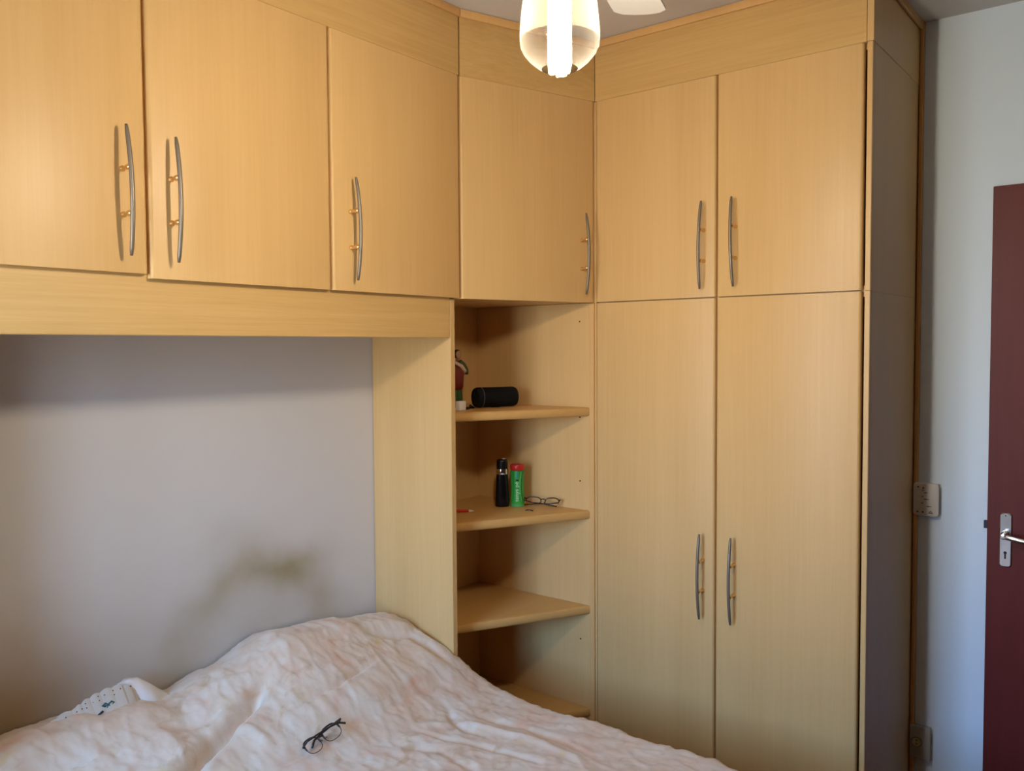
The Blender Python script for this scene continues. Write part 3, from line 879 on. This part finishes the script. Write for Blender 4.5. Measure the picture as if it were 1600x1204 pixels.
# cord
bm = bmesh.new()
tube(bm, [(0.075, -0.232, Z1 + 0.003), (0.095, -0.228, Z1 + 0.003), (0.112, -0.218, Z1 + 0.013), (0.128, -0.222, Z1 + 0.004), (0.120, -0.200, Z1 + 0.003), (0.095, -0.196, Z1 + 0.003), (0.080, -0.208, Z1 + 0.004)], 0.0032, 8)
tag(settle(newmesh('cord', bm, M_black, None, True)), 'short black cord lying between the white box and the black speaker', 'cord')
bm = B(0.028, 0.060, -0.246, -0.226, Z1 + 0.0004, Z1 + 0.031, 0.002, 2)
tag(settle(newmesh('small_box', bm, mat('white_card', (0.8, 0.8, 0.78), 0.6), None, 0.6)), 'tiny white box standing on the top shelf against the side panel', 'box')
bm = bmesh.new()
pts = [(0.0105 * math.cos(2 * PI * k / 28), 0.0105 * math.sin(2 * PI * k / 28), 0) for k in range(28)]
tube(bm, pts, 0.0013, 8, closed=True)
bmesh.ops.translate(bm, vec=(0.366, -0.280, Z1 + 0.0016), verts=bm.verts)
tag(settle(newmesh('finger_ring', bm, mat('rose_gold', (0.95, 0.62, 0.42), 0.15, 1.0), None, True)), 'small shiny gold ring lying on the top shelf right of the speaker', 'ring')

# painted figurine of a robed figure, half hidden by the side panel
fig = thing('figurine', 'painted robed statuette in green and dark red on the top shelf', 'figurine', (0.147, -0.125, Z1))
fx, fy = 0.147, -0.125
bm = bmesh.new(); lathe(bm, [(0, 0.0004), (0.030, 0.0004), (0.030, 0.010), (0.026, 0.016), (0, 0.016)], (fx, fy, Z1), 24)
newmesh('base', bm, mat('dark_plaster_base', (0.05, 0.025, 0.012), 0.5), fig, 0.6)
def robe(prof, cx, cy, folds, amp, m, nm):
    bm = bmesh.new(); seg = 40; rings = []
    for r, z in prof:
        rings.append([bm.verts.new((cx + r * (1 + amp * math.cos(folds * a)) * math.cos(a), cy + 0.8 * r * (1 + amp * math.cos(folds * a)) * math.sin(a), Z1 + z)) for a in [2 * PI * k / seg for k in range(seg)]])
    for a, b in zip(rings, rings[1:]):
        for k in range(seg): bm.faces.new((a[k], a[(k + 1) % seg], b[(k + 1) % seg], b[k]))
    bm.faces.new(rings[0]); bm.faces.new(rings[-1])
    return newmesh(nm, bm, m, fig, True)
robe([(0.020, 0.016), (0.022, 0.03), (0.020, 0.06), (0.018, 0.09)], fx, fy, 8, 0.08, mat('green_paint', (0.035, 0.085, 0.022), 0.45), 'skirt')
robe([(0.021, 0.062), (0.027, 0.075), (0.029, 0.105), (0.030, 0.125), (0.025, 0.150), (0.012, 0.165)], fx, fy, 5, 0.09, mat('dark_red_paint', (0.16, 0.015, 0.012), 0.4), 'robe')
bm = bmesh.new(); tube(bm, [(fx - 0.024, fy - 0.014, Z1 + 0.160), (fx, fy - 0.024, Z1 + 0.146), (fx + 0.018, fy - 0.022, Z1 + 0.128), (fx + 0.032, fy - 0.004, Z1 + 0.115)], [0.006, 0.007, 0.0075, 0.004], 10)
newmesh('sash', bm, mat('cream_paint', (0.62, 0.45, 0.34), 0.5), fig, True)
bm = bmesh.new(); tube(bm, [(fx + 0.004, fy - 0.012, Z1 + 0.162), (fx + 0.022, fy - 0.012, Z1 + 0.150), (fx + 0.031, fy - 0.018, Z1 + 0.132), (fx + 0.022, fy - 0.030, Z1 + 0.120)], [0.009, 0.010, 0.009, 0.006], 10)
newmesh('sleeve', bm, mat('moss_green_paint', (0.045, 0.075, 0.02), 0.5), fig, True)
bm = bmesh.new()
lathe(bm, [(0, -0.016), (0.006, -0.015), (0.0095, -0.008), (0.0115, 0.001), (0.0105, 0.009), (0.006, 0.014), (0, 0.0155)], (fx + 0.004, fy - 0.004, Z1 + 0.186), 20)
lathe(bm, [(0, -0.002), (0.0018, -0.0015), (0.0022, 0.0), (0.001, 0.003), (0, 0.0035)], (fx + 0.002, fy - 0.0155, Z1 + 0.186), 8)
lathe(bm, [(0.006, -0.014), (0.0055, 0.0), (0.006, 0.01)], (fx + 0.003, fy - 0.002, Z1 + 0.168), 14)
newmesh('head', bm, mat('skin_paint', (0.45, 0.25, 0.14), 0.5), fig, True)
bm = bmesh.new(); lathe(bm, [(0.0128, -0.012), (0.0140, 0.0), (0.0130, 0.010), (0.0075, 0.0165), (0, 0.018)], (fx + 0.005, fy + 0.002, Z1 + 0.187), 20)
newmesh('hair', bm, mat('dark_hair_paint', (0.03, 0.013, 0.008), 0.6), fig, True)

# black spray bottle with a silver collar
Z2 = ZSH[1] + 0.0004
bx, by = 0.268, -0.232
t = thing('spray_bottle', 'slim black bottle with silver collar standing left of the green one', 'bottle', (bx, by, Z2))
def oval(prof, cx, cy, z0, ex, m, nm, par, seg=36, rot=0.0, power=1.0, twist=0.0):
    prof = [(r * 1.05, z * 1.05) for r, z in prof]
    bm = bmesh.new(); rings = []
    for r, z in prof:
        ring = []
        for k in range(seg):
            a = 2 * PI * k / seg
            x = r * math.cos(a); y = r * ex * math.sin(a)
            rr3 = rot + twist * z
            ring.append(bm.verts.new((cx + x * math.cos(rr3) - y * math.sin(rr3), cy + x * math.sin(rr3) + y * math.cos(rr3), z0 + z)))
        rings.append(ring)
    for a, b in zip(rings, rings[1:]):
        for k in range(seg): bm.faces.new((a[k], a[(k + 1) % seg], b[(k + 1) % seg], b[k]))
    bm.faces.new(rings[0]); bm.faces.new(rings[-1])
    return newmesh(nm, bm, m, par, 0.9)
RT = -0.9
oval([(0.0215, 0), (0.0235, 0.003), (0.0245, 0.02), (0.0225, 0.07), (0.0205, 0.105), (0.0195, 0.112)], bx, by, Z2, 0.62, mat('gloss_black_bottle', (0.005, 0.005, 0.008), 0.25, spec=0.35), 'bottle_body', t, rot=RT, twist=3.0)
oval([(0.0200, 0.112), (0.0205, 0.114), (0.0205, 0.128), (0.0200, 0.130)], bx, by, Z2, 0.7, mat('silver_collar', (0.85, 0.86, 0.9), 0.12, 1.0), 'collar', t, rot=RT)
oval([(0.0192, 0.130), (0.0192, 0.154), (0.0185, 0.160), (0.015, 0.1625), (0.004, 0.163)], bx, by, Z2, 0.75, M_black, 'cap', t, rot=RT)
bm = bmesh.new(); box(bm, -0.006, 0.006, -0.004, 0.004, 0.1712, 0.1745, 0.001, 1, M=Matrix.Translation((bx + 0.004, by - 0.004, Z2)) @ Matrix.Rotation(RT, 4, 'Z'))
newmesh('nozzle', bm, mat('grey_nozzle', (0.5, 0.5, 0.5), 0.3), t)

# green talc bottle with red cap and lettering
gx, gy = 0.311, -0.268
t = thing('powder_bottle', 'bright green powder bottle with red cap standing on the shelf', 'bottle', (gx, gy, Z2))
def greenmat():
    m = mat('green_label', (0.03, 0.40, 0.045), 0.35)
    N, L, P = nodes(m)
    tc = N.new('ShaderNodeTexCoord'); sp = N.new('ShaderNodeSeparateXYZ'); L.new(tc.outputs['Object'], sp.inputs[0])
    rp = N.new('ShaderNodeValToRGB')
    mr = N.new('ShaderNodeMath'); mr.operation = 'MULTIPLY'; mr.inputs[1].default_value = 1 / 0.128; L.new(sp.outputs[2], mr.inputs[0])
    L.new(mr.outputs[0], rp.inputs[0])
    e = rp.color_ramp.elements
    e[0].position = 0.0; e[0].color = (0.16, 0.55, 0.20, 1); e[1].position = 0.10; e[1].color = (0.035, 0.42, 0.05, 1)
    x = e.new(0.8); x.color = (0.03, 0.36, 0.05, 1); x = e.new(1.0); x.color = (0.02, 0.26, 0.04, 1)
    L.new(rp.outputs[0], P.inputs['Base Color'])
    return m
gprof = [(0.0225, 0), (0.0240, 0.002), (0.0240, 0.02), (0.0232, 0.045), (0.0226, 0.07), (0.0232, 0.095), (0.0242, 0.118), (0.0238, 0.124), (0.0205, 0.126)]
bm = bmesh.new(); lathe(bm, [(0, 0)] + gprof + [(0, 0.126)], (gx, gy, Z2), 40)
newmesh('bottle_body', bm, greenmat(), t, 0.9)
bm = bmesh.new(); lathe(bm, [(0, 0.126), (0.0235, 0.126), (0.0250, 0.128), (0.0252, 0.140), (0.0235, 0.1445), (0.018, 0.146), (0, 0.146)], (gx, gy, Z2), 40)
newmesh('cap', bm, mat('red_cap', (0.55, 0.018, 0.015), 0.35), t, 0.9)
# direction from the bottle to where the label faces (out of the shelf, to the room)
ld = Vector((-0.80, -0.60, 0)).normalized()
def gr(z):
    return interp(z, [p[1] for p in gprof], [p[0] for p in gprof])
def wrap(bm, r_extra):
    """u (metres round the bottle), v height -> wrapped on the bottle; bm has x=u, y=r offset, z=v"""
    a0 = math.atan2(ld.y, ld.x)
    for v in bm.verts:
        u, o_, z = v.co
        r = gr(z) + r_extra + o_
        a = a0 + u / 0.023
        v.co = (gx + r * math.cos(a), gy + r * math.sin(a), Z2 + z)
def strip(u0, u1, z0, z1, m, nm, th=0.0004, nu=6, nz=8, curve=0.0):
    bm = bmesh.new()
    vv = []
    for j in range(nz + 1):
        z = z0 + (z1 - z0) * j / nz
        cc_ = curve * math.sin(PI * j / nz)
        vv.append([bm.verts.new((u0 + cc_ + (u1 - u0) * i / nu, th, z)) for i in range(nu + 1)])
    for a, b in zip(vv, vv[1:]):
        for i in range(nu): bm.faces.new((a[i], a[i + 1], b[i + 1], b[i]))
    wrap(bm, 0)
    return newmesh(nm, bm, m, t, True)
M_lg = mat('pale_green_print', (0.22, 0.62, 0.25), 0.4); M_dg = mat('dark_green_print', (0.008, 0.12, 0.02), 0.4)
strip(-0.017, -0.0155, 0.02, 0.122, M_dg, 'printed_stripe', curve=0.004)
strip(0.0125, 0.0145, 0.02, 0.122, M_lg, 'printed_stripe', curve=-0.005)
strip(0.0175, 0.020, 0.02, 0.122, M_dg, 'printed_stripe', curve=-0.004)
strip(-0.0045, 0.0035, 0.100, 0.122, mat('blue_green_print', (0.03, 0.27, 0.22), 0.4), 'printed_panel')
strip(-0.0050, 0.0045, 0.0905, 0.0955, mat('black_print', (0.01, 0.03, 0.01), 0.4), 'printed_panel')
strip(0.0085, 0.0105, 0.020, 0.042, M_dg, 'printed_panel')
cu = bpy.data.curves.new('lettering_curve', 'FONT'); cu.body = 'tenys p\u00e9'; cu.size = 0.0185; cu.extrude = 0.0002; cu.align_x = 'LEFT'
to = bpy.data.objects.new('lettering_tmp', cu); COL.objects.link(to)
bpy.context.view_layer.update()
me = bpy.data.meshes.new_from_object(to)
bpy.data.objects.remove(to)
bm = bmesh.new(); bm.from_mesh(me)
bmesh.ops.triangulate(bm, faces=bm.faces)
xs = [v.co.x for v in bm.verts]; sx_ = 0.068 / (max(xs) - min(xs)); xm = min(xs)
for v in bm.verts:      # reads from the bottom to the top of the bottle
    x, y, z = v.co
    v.co = (-(y - 0.004) * -1 * -1 * 0.95, 0.0005 + z, 0.019 + (x - xm) * sx_)
wrap(bm, 0.0)
newmesh('lettering', bm, mat('white_print', (0.62, 0.80, 0.62), 0.4), t)
t.scale = (1.05, 1.05, 1.04)
# hair clip and pen
bm = bmesh.new()
tube(bm, [(0.250, -0.350, Z2 + 0.0022), (0.253, -0.358, Z2 + 0.0042), (0.257, -0.368, Z2 + 0.0042), (0.260, -0.377, Z2 + 0.0022)], [0.0014, 0.0022, 0.0022, 0.0014], 8)
tag(settle(newmesh('hair_clip', bm, M_brown, None, True)), 'tiny dark clip lying on the shelf in front of the green bottle', 'clip')
t = thing('pen', 'red pen with white tip poking out from behind the side panel', 'pen', (0.07, -0.155, Z2))
pa_, pb_ = Vector((0.031, -0.100, Z2 + 0.0052)), Vector((0.112, -0.208, Z2 + 0.0052))
bm = bmesh.new(); tube(bm, [pa_, pb_], 0.0050, 14)
newmesh('barrel', bm, mat('red_plastic', (0.6, 0.025, 0.012), 0.3), t, 0.8)
dv = (pb_ - pa_).normalized()
bm = bmesh.new(); tube(bm, [pb_ + dv * 0.0002, pb_ + dv * 0.006, pb_ + dv * 0.016, pb_ + dv * 0.018], [0.0049, 0.0046, 0.0014, 0.0006], 14)
newmesh('tip', bm, mat('white_plastic', (0.8, 0.75, 0.7), 0.4), t, 0.8)

# ------------------------------------------------------------------ wall plates
t = thing('fan_control_plate', 'cream wall control plate with printed scales, beside the wardrobe end', 'switch', (XW, -1.497, 1.078))
def rplate(y0, y1, z0, z1, x0, x1, r):
    bm = bmesh.new(); pts = []
    for (cy, cz, a0) in ((y1 - r, z1 - r, 0), (y0 + r, z1 - r, 90), (y0 + r, z0 + r, 180), (y1 - r, z0 + r, 270)):
        for k in range(5):
            a = math.radians(a0 + 22.5 * k); pts.append((cy + r * math.cos(a), cz + r * math.sin(a)))
    cy, cz = (y0 + y1) / 2, (z0 + z1) / 2
    L_ = []
    for x, s in ((x1, 1), (x0 + 0.004, 1), (x0 + 0.001, 0.975), (x0, 0.93)):
        L_.append([bm.verts.new((x, cy + (y - cy) * s, cz + (z - cz) * s)) for y, z in pts])
    for a, b in zip(L_, L_[1:]):
        for i in range(20): bm.faces.new((a[i], a[(i + 1) % 20], b[(i + 1) % 20], b[i]))
    bm.faces.new(L_[0]); bm.faces.new(L_[-1])
    return bm
px0 = XW - 0.030
# backing box clears the corner batten
newmesh('plate', rplate(-1.536, -1.4590, 1.024, 1.132, px0, XW - 0.0250, 0.011), M_plate, t, 0.6)
newmesh('back_box', B(XW - 0.0249, XW - 0.0005, -1.532, -1.4715, 1.028, 1.128), M_plate, t)
M_ink = mat('dark_print', (0.05, 0.035, 0.03), 0.6)
R90 = Matrix.Rotation(-PI / 2, 4, 'Y')
for y, z in ((-1.4745, 1.118), (-1.490, 1.116), (-1.4735, 1.0365), (-1.4895, 1.0365)):
    bm = bmesh.new(); lathe(bm, [(0, 0), (0.0027, 0), (0.0027, 0.0012), (0, 0.0012)], (px0, y, z), 12, M=R90)
    newmesh('led', bm, M_ink, t)
for z in (1.098, 1.076, 1.054):
    bm = bmesh.new(); lathe(bm, [(0, 0), (0.0055, 0), (0.005, 0.002), (0, 0.0026)], (px0, -1.4755, z), 16, M=R90)
    newmesh('button', bm, mat('pale_button', (0.78, 0.73, 0.66), 0.4), t, 0.8)
def wtext(s, y, z, size, par, m, nm):
    cu = bpy.data.curves.new('c', 'FONT'); cu.body = s; cu.size = size; cu.extrude = 0.0001
    to = bpy.data.objects.new('t', cu); COL.objects.link(to); bpy.context.view_layer.update()
    me = bpy.data.meshes.new_from_object(to); bpy.data.objects.remove(to)
    bm = bmesh.new(); bm.from_mesh(me)
    for v in bm.verts:
        a, b, c = v.co; v.co = (px0 - 0.0003 - c, y - a, z + b)
    return newmesh(nm, bm, m, par)
bm = bmesh.new()
for y, z, w_ in ((-1.492, 1.1005, 0.011), (-1.491, 1.079, 0.017), (-1.498, 1.056, 0.017), (-1.485, 1.088, 0.006), (-1.485, 1.066, 0.006), (-1.486, 1.1085, 0.006)):
    box(bm, px0 - 0.0006, px0 + 0.0002, y - w_, y, z - 0.0008, z + 0.0008)
    box(bm, px0 - 0.0006, px0 + 0.0002, y - w_ * 0.6, y - w_ * 0.3, z - 0.0014, z + 0.0014)
for a, b in (((-1.507, 1.034), (-1.519, 1.034)), ((-1.507, 1.034), (-1.513, 1.042)), ((-1.519, 1.034), (-1.513, 1.042)), ((-1.513, 1.035), (-1.513, 1.038))):
    tube(bm, [(px0 - 0.0002, *a), (px0 - 0.0002, *b)], 0.0009, 6)
newmesh('printed_marks', bm, M_ink, t)

t = thing('wall_socket', 'grey wall socket plate with round outlet low beside the wardrobe end', 'socket', (XW, -1.493, 0.266))
M_gp = mat('grey_plate', (0.40, 0.38, 0.33), 0.5)
newmesh('plate', rplate(-1.522, -1.4590, 0.212, 0.322, XW - 0.0285, XW - 0.0250, 0.004), M_gp, t, 0.6)
newmesh('back_box', B(XW - 0.0249, XW - 0.0005, -1.518, -1.4715, 0.216, 0.318), M_gp, t)
bm = bmesh.new(); lathe(bm, [(0.0, 0.001), (0.0115, 0.001), (0.0125, 0.003), (0.0145, 0.003), (0.0145, 0.0)], (XW - 0.0285, -1.481, 0.268), 28, M=R90)
newmesh('outlet', bm, mat('yellowed_outlet', (0.55, 0.50, 0.26), 0.5), t, 0.8)
bm = bmesh.new()
for z in (0.262, 0.274): lathe(bm, [(0, 0), (0.0022, 0), (0.0022, 0.0018), (0, 0.0018)], (XW - 0.0285, -1.481, z), 10, M=R90)
lathe(bm, [(0.0146, 0), (0.0162, 0), (0.0162, 0.0012), (0.0146, 0.0012)], (XW - 0.0285, -1.481, 0.268), 28, closed=True, M=R90)
newmesh('pin_holes', bm, M_dark, t)

# ------------------------------------------------------------------ ceiling fan with its lamp
cx, cy = LAMP.x, LAMP.y
fan = thing('ceiling_fan', 'white ceiling fan with a glass-shaded lit lamp hanging over the bed', 'ceiling fan', (cx, cy, ZC))
bm = bmesh.new(); lathe(bm, [(0, 0), (0.065, 0), (0.06, -0.03), (0.02, -0.055), (0, -0.055)], (cx, cy, ZC - 0.0005), 32)
newmesh('canopy', bm, M_white, fan, 0.7)
bm = bmesh.new(); lathe(bm, [(0.011, ZC - 0.05), (0.011, 2.44)], (cx, cy, 0), 16)
newmesh('rod', bm, M_white, fan, True)
bm = bmesh.new(); lathe(bm, [(0, 2.445), (0.05, 2.445), (0.095, 2.42), (0.10, 2.39), (0.10, 2.36), (0.085, 2.335), (0.05, 2.325), (0, 2.325)], (cx, cy, 0), 40)
newmesh('motor', bm, M_white, fan, 0.7)
for ang in (17.3, 107.3, 197.3, 287.3):
    a = math.radians(ang)
    bm = bmesh.new()
    out = []
    W2 = [(0.13, 0.036), (0.20, 0.046), (0.34, 0.054), (0.50, 0.0585), (0.600, 0.060)]
    for r, h in W2: out.append((r, -h))
    for k in range(1, 8):
        th = -1 + 2 * k / 8
        out.append((0.612 + 0.014 * (1 - th * th), th * 0.058))
    for r, h in reversed(W2): out.append((r, h))
    tp = [bm.verts.new((x, y, 0.003 + 0.10 * y)) for x, y in out]; bt = [bm.verts.new((x, y, -0.003 + 0.10 * y)) for x, y in out]
    bm.faces.new(tp); bm.faces.new(bt)
    for i in range(len(out)): bm.faces.new((tp[i], tp[(i + 1) % len(out)], bt[(i + 1) % len(out)], bt[i]))
    M = Matrix.Translation((cx, cy, 2.352)) @ Matrix.Rotation(a, 4, 'Z')
    bmesh.ops.transform(bm, matrix=M, verts=bm.verts)
    bl = newmesh('blade', bm, M_white, fan)
    bm = bmesh.new(); box(bm, 0.08, 0.17, -0.015, 0.015, -0.009, -0.0035, 0.001, 1, M=M)
    newmesh('blade_bracket', bm, M_white, bl)
bm = bmesh.new(); lathe(bm, [(0, 2.325), (0.045, 2.325), (0.048, 2.30), (0.038, 2.26), (0.034, 2.220), (0, 2.220)], (cx, cy, 0), 32)
newmesh('lamp_holder', bm, M_white, fan, 0.7)
# glass shade: frosted above, clearer towards the open mouth
def shademat(nm, tfac, col, emi):
    m = bpy.data.materials.new(nm); m.use_nodes = True
    N = m.node_tree.nodes; L = m.node_tree.links
    for q in list(N): N.remove(q)
    out = N.new('ShaderNodeOutputMaterial'); mix = N.new('ShaderNodeMixShader'); mix2 = N.new('ShaderNodeMixShader')
    tr = N.new('ShaderNodeBsdfTransparent'); tl = N.new('ShaderNodeBsdfTranslucent'); g = N.new('ShaderNodeBsdfGlossy')
    tl.inputs[0].default_value = (*col, 1); g.inputs['Roughness'].default_value = 0.1
    fr = N.new('ShaderNodeLayerWeight'); fr.inputs[0].default_value = 0.25
    mix2.inputs[0].default_value = 0.12
    L.new(tl.outputs[0], mix2.inputs[1]); L.new(g.outputs[0], mix2.inputs[2])
    mr = N.new('ShaderNodeMapRange'); mr.inputs[3].default_value = 1 - tfac; mr.inputs[4].default_value = 1.0
    L.new(fr.outputs['Facing'], mr.inputs[0])
    L.new(mr.outputs[0], mix.inputs[0])
    L.new(tr.outputs[0], mix.inputs[1]); L.new(mix2.outputs[0], mix.inputs[2]); L.new(mix.outputs[0], out.inputs[0])
    return m
bm = bmesh.new()
lathe(bm, [(0.037, 2.2340), (0.047, 2.2050), (0.0545, 2.1750), (0.0615, 2.1370), (0.0650, 2.1020), (0.0655, 2.0830)], (cx, cy, 0), 48)
sh = newmesh('lamp_shade', bm, shademat('frosted_glass', 0.95, (0.075, 0.062, 0.045), 0), fan, True)
bm = bmesh.new()
lathe(bm, [(0.0655, 2.0830), (0.0645, 2.0730), (0.060, 2.0630), (0.050, 2.0510), (0.038, 2.0410), (0.030, 2.0360)], (cx, cy, 0), 48)
lr = newmesh('clear_glass_mouth', bm, shademat('clear_shade_glass', 0.988, (0.022, 0.020, 0.017), 0), sh, True)
M_bulb = bpy.data.materials.new('lit_bulb'); M_bulb.use_nodes = True
P = M_bulb.node_tree.nodes['Principled BSDF']
P.inputs['Base Color'].default_value = (1, 1, 1, 1)
P.inputs['Emission Color'].default_value = (*LAMP_COLOR, 1)
P.inputs['Emission Strength'].default_value = LAMP_STRENGTH
bm = bmesh.new()
for k in range(3):
    a = 2 * PI * k / 3 + 0.4
    for s in (-0.32, 0.32):
        pass
    p0 = Vector((cx + 0.0130 * math.cos(a - 0.5), cy + 0.0130 * math.sin(a - 0.5), 2.148)); p1 = Vector((cx + 0.0130 * math.cos(a + 0.5), cy + 0.0130 * math.sin(a + 0.5), 2.148))
    tube(bm, [p0, p0 - Vector((0, 0, 0.105)), p0 * 0.75 + p1 * 0.25 - Vector((0, 0, 0.116)), p0 * 0.25 + p1 * 0.75 - Vector((0, 0, 0.116)), p1 - Vector((0, 0, 0.105)), p1], 0.0066, 10)
bu = newmesh('bulb', bm, M_bulb, fan, True)
bm = bmesh.new(); lathe(bm, [(0, 2.2195), (0.016, 2.2195), (0.023, 2.200), (0.023, 2.175), (0.018, 2.1495), (0, 2.1495)], (cx, cy, 0), 28)
newmesh('bulb_base', bm, M_white, bu, 0.7)
